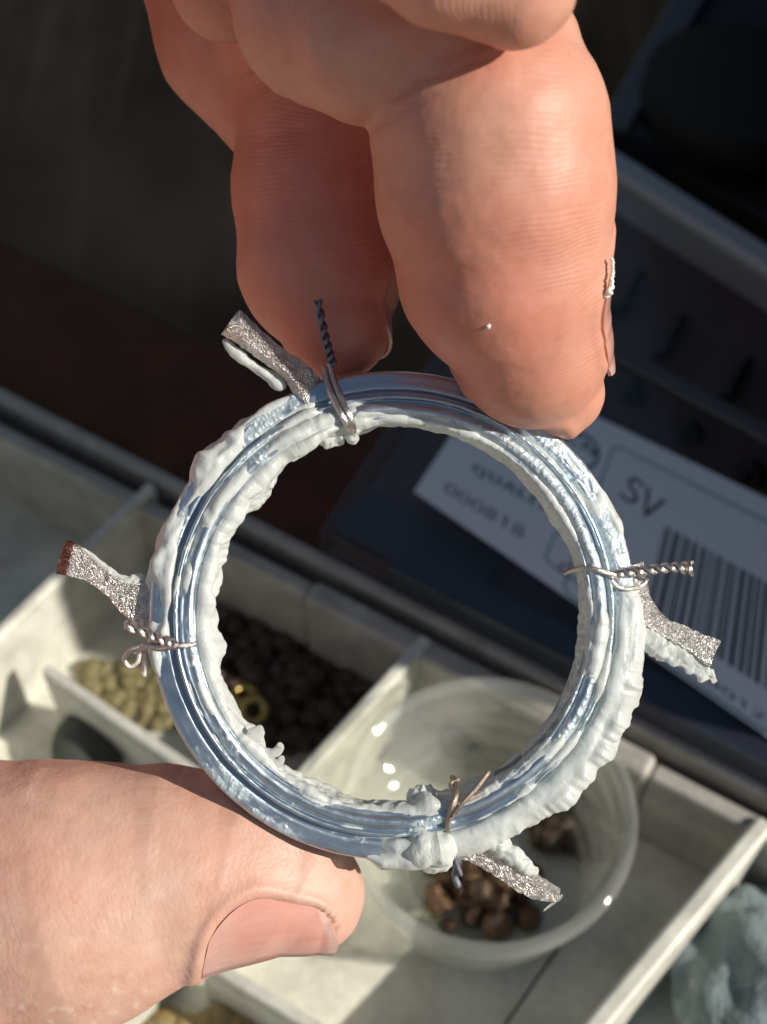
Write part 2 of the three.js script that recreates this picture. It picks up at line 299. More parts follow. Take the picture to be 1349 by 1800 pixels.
{
  const words = ['left edge', 'far side', 'near side', 'right edge', 'top', 'middle'];
  for (let k = 0; k < 24; k++) {
    const up = k >= 17, a = k * 2.4, q = (up ? .0045 : .0108) * Math.sqrt(((k % 17) + .5) / (up ? 7 : 17)), r = .0016 + rnd() * .0013;
    const b = mesh('copper_bead', k % 3 ? beadGeo : nuggetGeo, copperMats[k % 4]); b.scale.setScalar(r); b.rotation.set(rnd() * 6, rnd() * 6, 0);
    b.position.set(jarAt.x + Math.cos(a) * q, jarAt.y + .0014 + r + (up ? .0036 : 0), jarAt.z + .003 + Math.sin(a) * q * .9);
    tag(b, 'shiny copper brown bead in the pile at the bottom of the jar', 'bead', 'copper beads in the jar');
  }
  [[1000, 1436, .0046], [1032, 1472, .0038], [968, 1462, .0034]].forEach(([px, py, r], i) => { const b = mesh('bronze_nugget', nuggetGeo, bronzeMat), p = ground(px, py, YF + .004); b.scale.set(r * 1.15, r * .85, r); b.rotation.y = rnd() * 6; b.position.set(p.x, YF + r * .8, p.z); tag(b, ['largest brown nugget on the tray floor behind the clear jar', 'brown nugget on the tray floor right of the largest one', 'smallest brown nugget on the tray floor touching the jar'][i], 'nugget', 'brown nuggets behind the jar'); });
  const d = mesh('shade_ball', beadGeo, std({ color: lin(.05, .05, .055), roughness: .4 })); d.scale.setScalar(.0038); { const p = ground(806, 1300, YF + .0038); d.position.set(p.x, YF + .0037, p.z); } tag(d, 'dark grey ball added as a patch of shade on the tray floor behind the jar', 'bead');  // dark ball stands in for a shadow behind the jar
}
{
  // heap of dark beads in the brown cell seen through the ring, two brass ones among them
  const g = [], c0 = ground(560, 1225, YF);
  for (let k = 0; k < 320; k++) { const px = 360 + rnd() * 330, py = 1080 + rnd() * 240; const p = ground(px, py, YF + .002); const s = beadGeo.clone(); const r = .0013 + rnd() * .0011; s.scale(r, r, r); s.translate(p.x - c0.x, r * .9 + rnd() * .003, p.z - c0.z); g.push(s); }
  const h = mesh('dark_beads', mergeGeometries(g), std({ color: lin(.06, .036, .022), roughness: .5 })); h.position.copy(c0); tag(h, 'heap of small dark brown beads filling the tray cell seen through the ring', 'beads', null, 'stuff');
  const brass = std({ color: lin(.42, .33, .12), metalness: 1, roughness: .28 });
  [[428, 1222], [446, 1248]].forEach(([x, y], i) => { const p = ground(x, y, YF + .008), t = new THREE.TorusGeometry(.0022, .0008, 12, 28); t.rotateX(1.2 + i); const m = mesh('brass_loop', t, brass); m.position.copy(p); tag(m, i ? 'lower of two tiny brass loops lying among the dark beads' : 'upper of two tiny brass loops lying among the dark beads', 'brass loop'); });
  // olive crumbs in the left cell
  const ol = [], o0 = ground(200, 1180, YF);
  for (let k = 0; k < 160; k++) { const p = ground(140 + rnd() * 190, 1165 + rnd() * 110, YF + .001); const s = beadGeo.clone(); const r = .0007 + rnd() * .0011; s.scale(r, r * .7, r); s.translate(p.x - o0.x, r * .7, p.z - o0.z); ol.push(s); }
  const om = mesh('olive_crumbs', mergeGeometries(ol), std({ color: lin(.20, .17, .075), roughness: .6 })); om.position.copy(o0); tag(om, 'olive yellow crumbs lying in the tray cell left of the ring', 'crumbs', null, 'stuff');
  const tq = ground(165, 1330, YF), tg = new THREE.SphereGeometry(1, 32, 20); tg.scale(.007, .005, .008); const tm = mesh('teal_pebble', tg, std({ color: lin(.07, .08, .07), roughness: .6, bumpMap: speck, bumpScale: .0005 })); tm.position.copy(tq).setY(YF + .0048); tag(tm, 'dark grey green lump lying in the tray cell above the thumb', 'pebble');
  const yl = [], y0 = ground(350, 1830, YF);
  for (let k = 0; k < 70; k++) { const p = ground(270 + rnd() * 190, 1790 + rnd() * 90, YF + .001); const s = beadGeo.clone(); const r = .0014 + rnd() * .0014; s.scale(r, r * .8, r); s.translate(p.x - y0.x, r * .8, p.z - y0.z); yl.push(s); }
  const ym = mesh('brown_crumbs', mergeGeometries(yl), std({ color: lin(.26, .19, .08), roughness: .6 })); ym.position.copy(y0); tag(ym, 'yellow brown crumbs in the tray cell below the thumb at the frame edge', 'crumbs', null, 'stuff');
}
{
  // grey-blue cloth pouch and an orange bead in the near right cell
  const p0 = ground(1345, 1790, YF), o = thing('cloth_pouch', 'crumpled grey blue cloth pouch with pale stitches in the near right tray cell', 'pouch', p0);
  const g = new THREE.SphereGeometry(1, 72, 40), ps = g.attributes.position;
  for (let i = 0; i < ps.count; i++) { const v = V(ps.getX(i), ps.getY(i), ps.getZ(i)), k = 1 + .16 * fbm(v.x * 2, v.y * 2, v.z * 2, 3); ps.setXYZ(i, v.x * .0165 * k, Math.max(0, (v.y * .6 + .55) * .016 * k), v.z * .020 * k); }
  g.computeVertexNormals();
  mesh('bag', g, std({ color: lin(.20, .25, .26), roughness: .85, map: grainTex, bumpMap: speck, bumpScale: .0003 }), o);
  for (let k = 0; k < 9; k++) { const b = new RoundedBoxGeometry(.0036, .0008, .0011, 2, .0003); const a = 1.9 + k * .28; b.rotateY(-a + 1.5); b.translate(Math.cos(a) * .0138, .0105 + .0008 * (k % 2), Math.sin(a) * .0155); mesh('stitch', b, std({ color: lin(.7, .72, .7), roughness: .7 }), o); }
  const ob = mesh('orange_bead', beadGeo, std({ color: lin(.75, .36, .12), roughness: .35 })); ob.scale.set(.0028, .003, .0042); ob.position.copy(ground(1256, 1738, YF + .004)).setY(YF + .006); tag(ob, 'orange oval bead beside the grey blue pouch', 'bead');
}

// ------------------------------------------------------------------ the silver ring (built in millimetres round its centre)
const RC = mm(695, 1080, 0);
const ring = heldThing('silver_ring', 'silver ring with four legs, wire ties and white flux paste, held between thumb and fingertips', 'ring', RC);
ring.rotateX(-.03); ring.rotateY(.05);
const toRing = (g) => g.scale(.001, .001, .001);
const rp = (px, py, z = 0) => mm(px, py, z).sub(RC);
const profile = (() => {                                       // closed outline (radius, depth) of the band, anticlockwise seen with r right and z up
  const c = [[25.15, -5.2], [25.25, -2.4], [25.2, -.25], [24.95, .12], [24.2, .28], [23.35, .34], [23.02, .05], [22.82, -.05], [22.7, .35], [22.58, .98], [22.38, 1.08], [22.2, .92], [22.12, .62], [21.95, .60], [21.75, .98], [21.35, 1.28], [20.95, 1.3], [20.6, 1.05], [20.45, .82], [20.3, .92], [20.12, .84], [20.06, .5], [20.1, -2.2], [20.2, -5.1], [20.6, -5.5], [24.8, -5.5]];
  const cur = new THREE.CatmullRomCurve3(c.map(([r, z]) => V(r, z, 0)), true, 'centripetal'), n = 150, pts = cur.getSpacedPoints(n).slice(0, n);
  return pts.map((p, i) => { const a = pts[(i + 1) % n], b = pts[(i + n - 1) % n], t = a.clone().sub(b).normalize(); return { r: p.x, z: p.y, nr: t.y * -1, nz: t.x, s: i / n }; });
})();
{ // make the outline normals point outwards
  const k = profile.reduce((a, p) => a + (p.r - 22.6) * p.nr + (p.z + 2.2) * p.nz, 0) < 0 ? -1 : 1; for (const p of profile) { p.nr *= k; p.nz *= k; }
}
{
  const nt = 720, ns = profile.length;
  const g = grid(nt, ns, (i, j, ii, jj) => {
    const th = i / nt * Math.PI * 2, q = profile[j], w = .035 * fbm(Math.cos(th) * 9, Math.sin(th) * 9, q.s * 14, 3), r = q.r + q.nr * w, z = q.z + q.nz * w;
    return [V(r * Math.cos(th), r * Math.sin(th), z), ii / nt, jj / ns];
  }, true, true);
  mesh('band', toRing(g), silverMat, ring).userData.label = 'stepped silver band with grooves, bluish where it mirrors the sky';
}
const ang = (px, py) => { const v = rp(px, py); return Math.atan2(v.y, v.x) * 180 / Math.PI; };
{
  // flux paste: a skin over the band whose thickness follows patches; it is cut away where it is thinner than nothing
  const nt = 1500, ns = profile.length;
  const wrap = (d) => ((d + 540) % 360) - 180;
  const patch = (th, a, b, soft) => { const mid = (a + b) / 2, half = (b - a) / 2; return clamp((half - Math.abs(wrap(th - mid))) / soft, -1.5, 1); };
  const zone = (q) => {                                        // where on the section: inner wall, inner band, groove, flange, outer wall
    return { inner: clamp((20.35 - q.r) / .25) * (q.z > -5.3 ? 1 : 0), band: sstep(20.3, 20.7, q.r) * sstep(22.3, 21.9, q.r) * (q.z > 0 ? 1 : 0), mid: sstep(21.9, 22.2, q.r) * sstep(23.3, 22.9, q.r) * (q.z > -.5 ? 1 : 0), flange: sstep(22.9, 23.3, q.r) * (q.z > -1 ? 1 : 0), outer: q.r > 24.7 && q.z < .2 ? 1 : 0, back: q.z < -5.3 ? 1 : 0 };
  };
  const zs = profile.map(zone);
  const H = (th, j) => {
    const q = profile[j], z = zs[j], c = Math.cos(th * Math.PI / 180), s = Math.sin(th * Math.PI / 180);
    const X = q.r * c, Y = q.r * s, Zz = q.z;
    const wv = 1.6 * N3(X * .12, Y * .12, q.s * 3 + 5), zc = (q.r - 22) * .55 + Zz * .45;
    const n1 = fbm(X * .15 + wv * .4, Y * .15 - wv * .3, zc * .75, 2), n2 = fbm(X * .3 + wv, Y * .3, zc * 1.7 + 40, 2), n3 = fbm(X * 1.1 + wv * 2, Y * 1.1, zc * 1.6 + 9, 3);
    let h = -1;
    const add = (m, base, amp, fine = .12) => { if (m > -1) h = Math.max(h, m * base + amp * n1 + amp * .6 * n2 + fine * .5 * n3 - (m <= 0 ? .4 * -m + .05 : 0) - .0); };
    // inner wall, all the way round with changing thickness
    if (z.inner > 0) {
      add(patch(th, 94, 236, 14), .7, 1.0, .35);
      add(patch(th, 118, 208, 18), 1.15, 1.3, .4);
      add(patch(th, 226, 304, 12), .35, .6, .5);
      add(patch(th, 274, 286, 5), 1.2, .5, .2);
      add(patch(th, 18, 98, 10), .34, .4, .3);
      add(patch(th, -62, 24, 10), .08, .5, .4);
    }
    if (z.band > 0) {
      add(patch(th, 136, 178, 16) * z.band, .22, .85, .12);
      add(patch(th, 108, 142, 14) * z.band, -.1, .62, .2);
      add(patch(th, -64, -4, 16) * z.band * (q.r > 21.5 ? 1 : .3), -.16, .62, .2);
    }
    if (z.mid > 0) { add(patch(th, 114, 180, 14) * z.mid, .1, .75, .1); add(patch(th, -80, -10, 14) * z.mid, .16, .6, .15); add(patch(th, 8, 44, 10) * z.mid, -.1, .45, .15); }
    if (z.flange > 0) {
      add(patch(th, 120, 188, 16) * z.flange, .28, .85, .12);
      add(patch(th, 104, 124, 8) * z.flange, .1, .6, .1);
      add(patch(th, -82, 8, 12) * z.flange, .95, .5, .08);
      add(patch(th, 6, 50, 12) * z.flange, -.12, .55, .2);
      add(patch(th, -94, -79, 4) * z.flange, 1.0, .5, .12);
      add(patch(th, 172, 198, 7) * z.flange, .2, .6, .1);
    }
    if (z.outer) {
      add(patch(th, -78, -2, 12), 1.1, 1.0, .9);
      add(patch(th, -46, -12, 14), 1.8, 1.0, .9);
      add(patch(th, -97, -76, 4), 1.2, .6, .15);
      add(patch(th, 128, 184, 12), .3, .8, .35);
      add(patch(th, 3, 30, 10), .1, .6, .3);
    }
    return h;
  };
  const pos = [], uv = [], hs = [];
  for (let i = 0; i <= nt; i++) for (let j = 0; j <= ns; j++) {
    const th = (i % nt) / nt * 360, q = profile[j % ns]; let h = H(th, j % ns);
    h = h > 0 ? h : Math.max(h, -.25); hs.push(h);
    const r = q.r + q.nr * h, z = q.z + q.nz * h + 0, a = th * Math.PI / 180;
    pos.push(r * Math.cos(a), r * Math.sin(a), z); uv.push(i / nt * 16, j / ns * 4);
  }
  // even the thickness out a little so that the patches join softly
  const q1 = ns + 1, idx = [];
  for (let i = 0; i < nt; i++) for (let j = 0; j < ns; j++) { const a = i * q1 + j, b = a + q1; if (Math.max(hs[a], hs[b], hs[a + 1], hs[b + 1]) < -.12) continue; idx.push(a, b, a + 1, b, b + 1, a + 1); }
  const P = new Float32Array(pos), P2 = P.slice();
  for (let it = 0; it < 5; it++) {
    for (let i = 0; i <= nt; i++) for (let j = 0; j <= ns; j++) {
      const k = i * q1 + j, im = ((i - 1 + nt) % nt) * q1 + j, ip = ((i + 1) % nt) * q1 + j, jm = i * q1 + (j - 1 + ns) % ns, jp = i * q1 + (j + 1) % ns;
      for (let d = 0; d < 3; d++) P2[k * 3 + d] = P[k * 3 + d] * .4 + .15 * (P[im * 3 + d] + P[ip * 3 + d] + P[jm * 3 + d] + P[jp * 3 + d]);
    }
    P.set(P2);
  }
  const g = new THREE.BufferGeometry(); g.setAttribute('position', new THREE.BufferAttribute(P, 3)); g.setAttribute('uv', new THREE.Float32BufferAttribute(uv, 2)); g.setIndex(idx); g.computeVertexNormals();
  mesh('flux_paste', toRing(g), fluxMat, ring).userData.label = 'white flux paste smeared over the inner wall and parts of the band';
}
// lumps: a tube along a path with an uneven radius
function lump(path, radii, amp, flatK = 1, freq = .8, nu = 60, nv = 36) {
  const cur = new THREE.CatmullRomCurve3(path), fr = cur.computeFrenetFrames(nu);
  return grid(nu, nv, (i, j, ii, jj) => {
    const t = i / nu, a = j / nv * Math.PI * 2, k = t * (radii.length - 1), k0 = Math.min(radii.length - 2, Math.floor(k)), cap = Math.sqrt(Math.max(0, 1 - Math.pow(Math.abs(2 * t - 1), 8)));
    const r0 = (radii[k0] + (radii[k0 + 1] - radii[k0]) * (k - k0)) * cap, c = cur.getPoint(t);
    const dir = fr.normals[i].clone().multiplyScalar(Math.cos(a)).addScaledVector(fr.binormals[i], Math.sin(a));
    const p = c.clone().addScaledVector(dir, r0), n = fbm(p.x * freq, p.y * freq, p.z * freq, 2) + .18 * N3(p.x * freq * 3.1, p.y * freq * 3.1, p.z * freq * 3.1);
    const q = c.clone().addScaledVector(dir, r0 * (1 + amp * n / Math.max(.4, r0))); q.z = c.z + (q.z - c.z) * flatK;
    return [q, t * 3, jj / nv * 2];
  }, false, true);
}
// cast legs: a rounded slab along a path, rough all over
function legGeo(st, thick, twist, notch, rough) {              // st: [px, py, half width px, z]
  const pts = st.map(([x, y, , z]) => rp(x, y, z)), cur = new THREE.CatmullRomCurve3(pts), ws = new THREE.CatmullRomCurve3(st.map((s, i) => V(i, s[2] * K * 145, 0)));
  const nu = 130, nv = 96;
  const g = grid(nu, nv, (i, j, ii, jj) => {
    let t = i / nu; const tt = clamp(t, .0, 1), w = ws.getPoint(tt).y, c = cur.getPoint(tt), ax = cur.getTangent(tt), up = V(0, 0, 1).applyAxisAngle(ax, twist), side = up.clone().cross(ax).normalize(); up.crossVectors(ax, side).normalize();
    let q = j / nv * (4 * w + 2 * thick), cx, cy; const hw = w, ht = thick / 2;
    if (q < 2 * hw) { cx = -1 + q / hw; cy = 1; } else if ((q -= 2 * hw) < 2 * ht) { cx = 1; cy = 1 - q / ht; } else if ((q -= 2 * ht) < 2 * hw) { cx = 1 - q / hw; cy = -1; } else { q -= 2 * hw; cx = -1; cy = -1 + q / ht; }
    { const cr = .3, dx = Math.max(0, Math.abs(cx) * hw - hw + cr), dy = Math.max(0, Math.abs(cy) * ht - ht + cr), l = Math.hypot(dx, dy); if (dx > 0 && dy > 0 && l > cr) { cx = Math.sign(cx) * (hw - cr + dx * cr / l) / hw; cy = Math.sign(cy) * (ht - cr + dy * cr / l) / ht; } }
    const cap = t > .97 ? Math.sqrt(Math.max(0, 1 - Math.pow((t - .97) / .03, 2) * .98)) : 1; const capW = t > .995 ? .02 : cap;
    const p = c.clone().addScaledVector(side, cx * w * (t > .995 ? .02 : .9 + .1 * cap)).addScaledVector(up, cy * thick / 2 * (t > .995 ? .02 : .8 + .2 * cap));
    p.addScaledVector(ax, -notch * sstep(.6, 1, t) * (1 - Math.abs(cx)) + (t > .97 ? 0 : 0));
    const n = fbm(p.x * .9, p.y * .9, p.z * .9, 2), n2 = fbm(p.x * 2.3 + 7, p.y * 2.3, p.z * 2.3, 2), d = rough * (n * .9 + n2 * .8);
    p.addScaledVector(side, cx * d).addScaledVector(up, cy * d);
    return [p, t * cur.getLength() / 4.5, jj / nv * (3.2 + thick * 2) / 4.5];
  }, false, true);
  return g;
}
const paint = (g, f) => { const p = g.attributes.position, c = new Float32Array(p.count * 3); for (let i = 0; i < p.count; i++) { const k = f(p.getX(i), p.getY(i), p.getZ(i)); c.set(k, i * 3); } g.setAttribute('color', new THREE.BufferAttribute(c, 3)); return g; };
const plain = (x, y, z) => { const n = .92 + .25 * fbm(x * 1.1, y * 1.1, z * 1.1, 3); return [n, n * .985, n * .97]; };
{
  const l1 = mesh('leg', toRing(paint(legGeo([[556, 705, 32, -1.2], [522, 658, 21, .2], [482, 628, 17, 1], [436, 592, 20, 1.8], [402, 566, 26, 2.3]], 1.7, .5, .9, .09), plain)), castMat, ring);
  l1.userData.label = 'rough silver leg at the upper left with a notched tip';
  mesh('flux_paste', toRing(lump([rp(503, 682, -.6), rp(462, 655, .3), rp(425, 630, .9), rp(390, 598, 1.5)], [.85, .55, .62, .5], .22, 1, .55)), fluxMat, l1);
  const l2 = mesh('leg', toRing(paint(legGeo([[276, 1058, 54, -2.4], [240, 1050, 34, -2], [205, 1030, 18, -1.6], [165, 1002, 19, -1.2], [130, 983, 28, -.8], [115, 978, 30, -.8]], 1.6, -.12, -.1, .07), (x, y, z) => { const b = rp(127, 980), a = sstep(-.5, .1, -(x - b.x) * .96 + .25 * (y - b.y)), n = plain(x, y, z); return [n[0] * (1 - a) + .22 * a, n[1] * (1 - a) + .10 * a, n[2] * (1 - a) + .08 * a]; })), castMat, ring);
  l2.userData.label = 'rough silver leg at the left with a reddish brown cut end';
  mesh('flux_paste', toRing(lump([rp(258, 1010, -1.4), rp(232, 1020, -1.4), rp(205, 1006, -1.3), rp(180, 985, -1.1), rp(148, 962, -1)], [.6, .5, .32, .26, .2], .3)), fluxMat, l2);
  const l3 = mesh('leg', toRing(paint(legGeo([[1102, 1000, 40, -2], [1128, 1066, 27, -1.6], [1165, 1101, 18, -1.3], [1210, 1124, 20, -1], [1264, 1154, 28, -.8]], 1.5, -.4, .25, .1), plain)), castMat, ring);
  l3.userData.label = 'glittering silver leg at the right beside the bar code';
  mesh('flux_paste', toRing(lump([rp(1132, 1112, -.7), rp(1165, 1138, -.6), rp(1205, 1160, -.5), rp(1245, 1184, -.4), rp(1268, 1200, -.4)], [.8, 1.25, 1.0, .85, .4], .6, .5, .9)), fluxMat, l3);
  const l4 = mesh('leg', toRing(paint(legGeo([[800, 1478, 26, -2.4], [845, 1495, 22, -2.4], [890, 1525, 19, -2.2], [940, 1556, 20, -2], [985, 1574, 9, -1.8]], 1.4, .5, 0, .1), plain)), castMat, ring);
  l4.userData.label = 'thin rough silver leg at the bottom with a pointed tip';
  mesh('flux_paste', toRing(lump([rp(835, 1448, -1), rp(868, 1475, -1), rp(905, 1505, -1.1), rp(948, 1535, -1.3)], [.9, 1.15, 1.0, .5], .4, .8)), fluxMat, l4);
  mesh('spur', toRing(lump([rp(992, 1572, -1.8), rp(975, 1586, -1.8), rp(957, 1600, -1.8)], [.22, .16, .1], .1)), castMat.clone(), l4).material.vertexColors = false;
}
{
  const blob = mesh('flux_lump', toRing(mergeGeometries([lump([rp(705, 1500, -.6), rp(735, 1490, .3), rp(770, 1488, .4), rp(802, 1478, .2)], [1.4, 1.9, 2.1, 1.4], .5, .8, .45), lump([rp(735, 1505, -1.2), rp(765, 1508, -1), rp(795, 1500, -1)], [1.2, 1.5, 1.1], .45, .8, .55)])), fluxMat, ring);
  blob.userData.label = 'thick round lump of white flux paste under the band at the bottom';
  const b2 = mesh('flux_lump', toRing(lump([rp(716, 1402, -1.6), rp(745, 1397, -1.2), rp(772, 1402, -1.2)], [.7, 1.05, .5], .6, 1, .9)), fluxMat, ring); b2.userData.label = 'small lump of flux paste on the inner edge at the bottom';
  const b3 = mesh('flux_lump', toRing(mergeGeometries([lump([rp(618, 728, .9), rp(621, 752, -.2), rp(622, 778, -1.6)], [.7, .85, .6], .35, .9), lump([rp(560, 752, -1), rp(582, 766, -1.6), rp(606, 762, -1.8)], [.9, 1.4, .9], .5, .9)])), fluxMat, ring); b3.userData.label = 'drips of flux paste hanging from the band beside the upper wire';
  // dried flakes curling off the inner edge
  const leaf = (pts, rad, n) => lump(pts.map(([x, y, z]) => rp(x, y, z)), rad, .16, .3, .9, 40, 28);
  const f1 = mesh('flux_flake', toRing(mergeGeometries([leaf([[438, 1316, .3], [446, 1298, .5], [455, 1284, .7], [459, 1273, .9]], [.45, .8, .95, .6, .3]), leaf([[452, 1318, .2], [468, 1322, .4], [484, 1320, .7], [494, 1311, .9], [489, 1304, 1.1]], [.5, .55, .5, .4, .25]), leaf([[468, 1330, .1], [484, 1338, .3], [494, 1336, .5], [497, 1326, .7]], [.6, .6, .45, .3]), leaf([[440, 1322, 0], [458, 1332, .1], [478, 1346, .1], [500, 1356, 0]], [.6, .7, .7, .5])])), dryFluxMat, ring); f1.userData.label = 'curled white flakes of dried flux on the lower left inner edge';
}
// binding wires
const tube = (pts, r, n = 60) => new THREE.TubeGeometry(new THREE.CatmullRomCurve3(pts), n, r, 10);
function ended(pts, r, n) { const c = new THREE.CatmullRomCurve3(pts), a = new THREE.SphereGeometry(r, 10, 8), b = a.clone(), p = c.getPoint(0), q = c.getPoint(1); a.translate(p.x, p.y, p.z); b.translate(q.x, q.y, q.z); return mergeGeometries([tube(pts, r, n), a, b].map((g) => g.toNonIndexed())); }
function twist(path, turns, R0, r, open = 0) {                 // two strands wound round a path
  const c = new THREE.CatmullRomCurve3(path), n = Math.ceil(turns * 14), fr = c.computeFrenetFrames(n), out = [];
  for (const s of [0, Math.PI]) {
    const pts = []; for (let i = 0; i <= n; i++) { const t = i / n, a = s + t * turns * Math.PI * 2, k = R0 * (1 + open * sstep(.8, 1, t)) ; pts.push(c.getPoint(t).addScaledVector(fr.normals[i], Math.cos(a) * k).addScaledVector(fr.binormals[i], Math.sin(a) * k)); }
    out.push(ended(pts, r, n * 3));
  }
  return mergeGeometries(out);
}
{
  const w1 = mesh('binding_wire', toRing(twist([rp(585, 640, .4), rp(576, 612, .8), rp(567, 578, 1.2), rp(557, 530, 1.6)], 3.2, .27, .24)), darkWireMat, ring); w1.userData.label = 'dark twisted wire end at the top in front of the fingertip';
  mesh('wire_loop', toRing(mergeGeometries([ended([rp(580, 640, .2), rp(586, 668, .8), rp(600, 704, 1.5), rp(612, 730, 1.75), rp(620, 752, 1.0), rp(622, 760, -1)], .36), ended([rp(570, 648, .1), rp(574, 672, .7), rp(588, 708, 1.5), rp(602, 734, 1.7), rp(612, 752, 1.0), rp(615, 760, -1)], .36)])), wireMat, w1);
  const w2 = mesh('binding_wire', toRing(twist([rp(1076, 1012, .9), rp(1110, 1006, 1.1), rp(1150, 1002, 1.3), rp(1190, 998, 1.4), rp(1222, 1000, 1.4)], 4.2, .32, .27, .9)), wireMat, ring); w2.userData.label = 'bright twisted wire end at the right in front of the bar code';
  mesh('wire_loop', toRing(mergeGeometries([ended([rp(1000, 1006, -3), rp(1008, 1003, -.5), rp(1030, 1000, 1.3), rp(1050, 1002, 1.75), rp(1070, 1008, 1.6), rp(1084, 1012, 1.2)], .27), ended([rp(1076, 1012, .9), rp(1084, 1028, .9), rp(1108, 1036, .7), rp(1134, 1030, .4), rp(1142, 1018, .0), rp(1130, 1008, -.6)], .24)])), wireMat, w2);
  const w3 = mesh('binding_wire', toRing(twist([rp(312, 1134, 1.6), rp(290, 1125, 1.5), rp(262, 1112, .9), rp(226, 1098, .6)], 2.6, .33, .29)), wireMat, ring); w3.userData.label = 'bright twisted wire end at the left under the leg';
  mesh('wire_loop', toRing(mergeGeometries([ended([rp(352, 1128, -1), rp(346, 1131, .9), rp(328, 1134, 1.7), rp(306, 1134, 1.8), rp(286, 1136, 1.0), rp(262, 1134, .7), rp(243, 1144, .3)], .30), ended([rp(252, 1134, .4), rp(232, 1142, .3), rp(223, 1158, 0), rp(234, 1170, -.3), rp(246, 1162, -.5), rp(250, 1148, -.6)], .27), ended([rp(262, 1150, -1), rp(260, 1166, -.8), rp(258, 1184, -.8)], .34)])), wireMat, w3);
  const w4 = mesh('binding_wire', toRing(mergeGeometries([ended([rp(786, 1470, .4), rp(786, 1445, 1.2), rp(792, 1420, 1.8), rp(800, 1400, 1.5), rp(800, 1376, .4), rp(796, 1366, -.2)], .30), ended([rp(796, 1432, 1.9), rp(812, 1412, 1.9), rp(838, 1384, 1.6), rp(858, 1358, 1.2)], .24), ended([rp(800, 1418, 1.7), rp(800, 1396, 1.2), rp(792, 1378, .6), rp(806, 1370, .2)], .22), ended([rp(790, 1440, 1.7), rp(815, 1410, 1.7), rp(842, 1396, 1.3)], .2)])), brownWireMat, ring); w4.userData.label = 'brown wire end bent over the inner edge at the bottom';
  mesh('wire_loop', toRing(mergeGeometries([ended([rp(800, 1500, -2), rp(806, 1518, -2.2), rp(812, 1534, -2.2)], .24), ended([rp(808, 1512, -2.6), rp(802, 1536, -2.8), rp(808, 1552, -2.8)], .36)])), darkWireMat, w4);
}

// ------------------------------------------------------------------ the hand: one skin over joints, in millimetres
const J = (x, y, z, r) => { const p = mm(x, y, z); return { p, r: r * K * (145 - z) }; };
const chains = [
  { k: 1.2, j: [J(862, 230, 11, 212), J(872, 340, 9.5, 206), J(885, 480, 6.5, 182), J(938, 612, 1.5, 134), J(985, 690, -2, 77)] },                     // 0 pressing finger, end joint
  { k: 1.2, j: [J(905, 92, 12.5, 118), J(790, 66, 14, 140), J(650, 50, 13.5, 160), J(575, 20, 11, 160), J(540, -140, 7, 165), J(330, -400, 0, 190)] },       // 1 its middle joint, to the palm
  { k: 1.2, j: [J(590, 572, -8, 98), J(566, 470, -10, 145), J(562, 330, -11, 150), J(575, 120, -10, 150), J(480, -100, -7, 150), J(300, -400, -5, 190)] },   // 2 shaded finger
  { k: 1.2, j: [J(905, -25, 27, 110), J(780, -78, 28, 116), J(640, -160, 25, 125), J(400, -400, 10, 165)] },                                          // 3 curled fingertip in front
  { k: 1.2, j: [J(520, 215, -18, 118), J(440, 60, -17, 164), J(395, -130, -16, 170), J(260, -420, -12, 190)] },                                        // 4 far finger
  { k: 1.2, j: [J(402, -30, 3, 104), J(420, -180, 3, 130), J(320, -420, 0, 170)] },                                                                   // 5 knuckle
  { k: 3, j: [J(553, 1582, -6.5, 78), J(520, 1560, -6.5, 108), J(400, 1533, -6.5, 151), J(290, 1534, -6.5, 178), J(130, 1573, -6.5, 226), J(-120, 1600, -8, 262), J(-480, 1540, -12, 300)] }, // 6 thumb
  { k: 14, j: [J(310, -430, -5, 210), J(-220, -420, -15, 330), J(-560, 200, -15, 330), J(-620, 900, -15, 340), J(-500, 1520, -12, 300)] },           // 7 palm
  { k: 14, j: [J(-560, 200, -15, 330), J(-1500, 400, -20, 330), J(-2200, 500, -20, 330)] },                                                         // 8 wrist
];
const smin = (a, b, k) => { const h = Math.max(k - Math.abs(a - b), 0) / k; return Math.min(a, b) - h * h * k * .25; };
function cone(px, py, pz, A, Bj) {
  const ax = A.p.x, ay = A.p.y, az = A.p.z, bx = Bj.p.x - ax, by = Bj.p.y - ay, bz = Bj.p.z - az, x = px - ax, y = py - ay, z = pz - az;
  const t = clamp((x * bx + y * by + z * bz) / (bx * bx + by * by + bz * bz)), dx = x - bx * t, dy = y - by * t, dz = z - bz * t;
  return Math.sqrt(dx * dx + dy * dy + dz * dz) - (A.r + (Bj.r - A.r) * t);
}
function chainD(c, x, y, z) { let d = 1e9; for (let i = 0; i + 1 < c.j.length; i++) { const e = cone(x, y, z, c.j[i], c.j[i + 1]); d = d > 1e8 ? e : smin(d, e, c.k); } return d; }
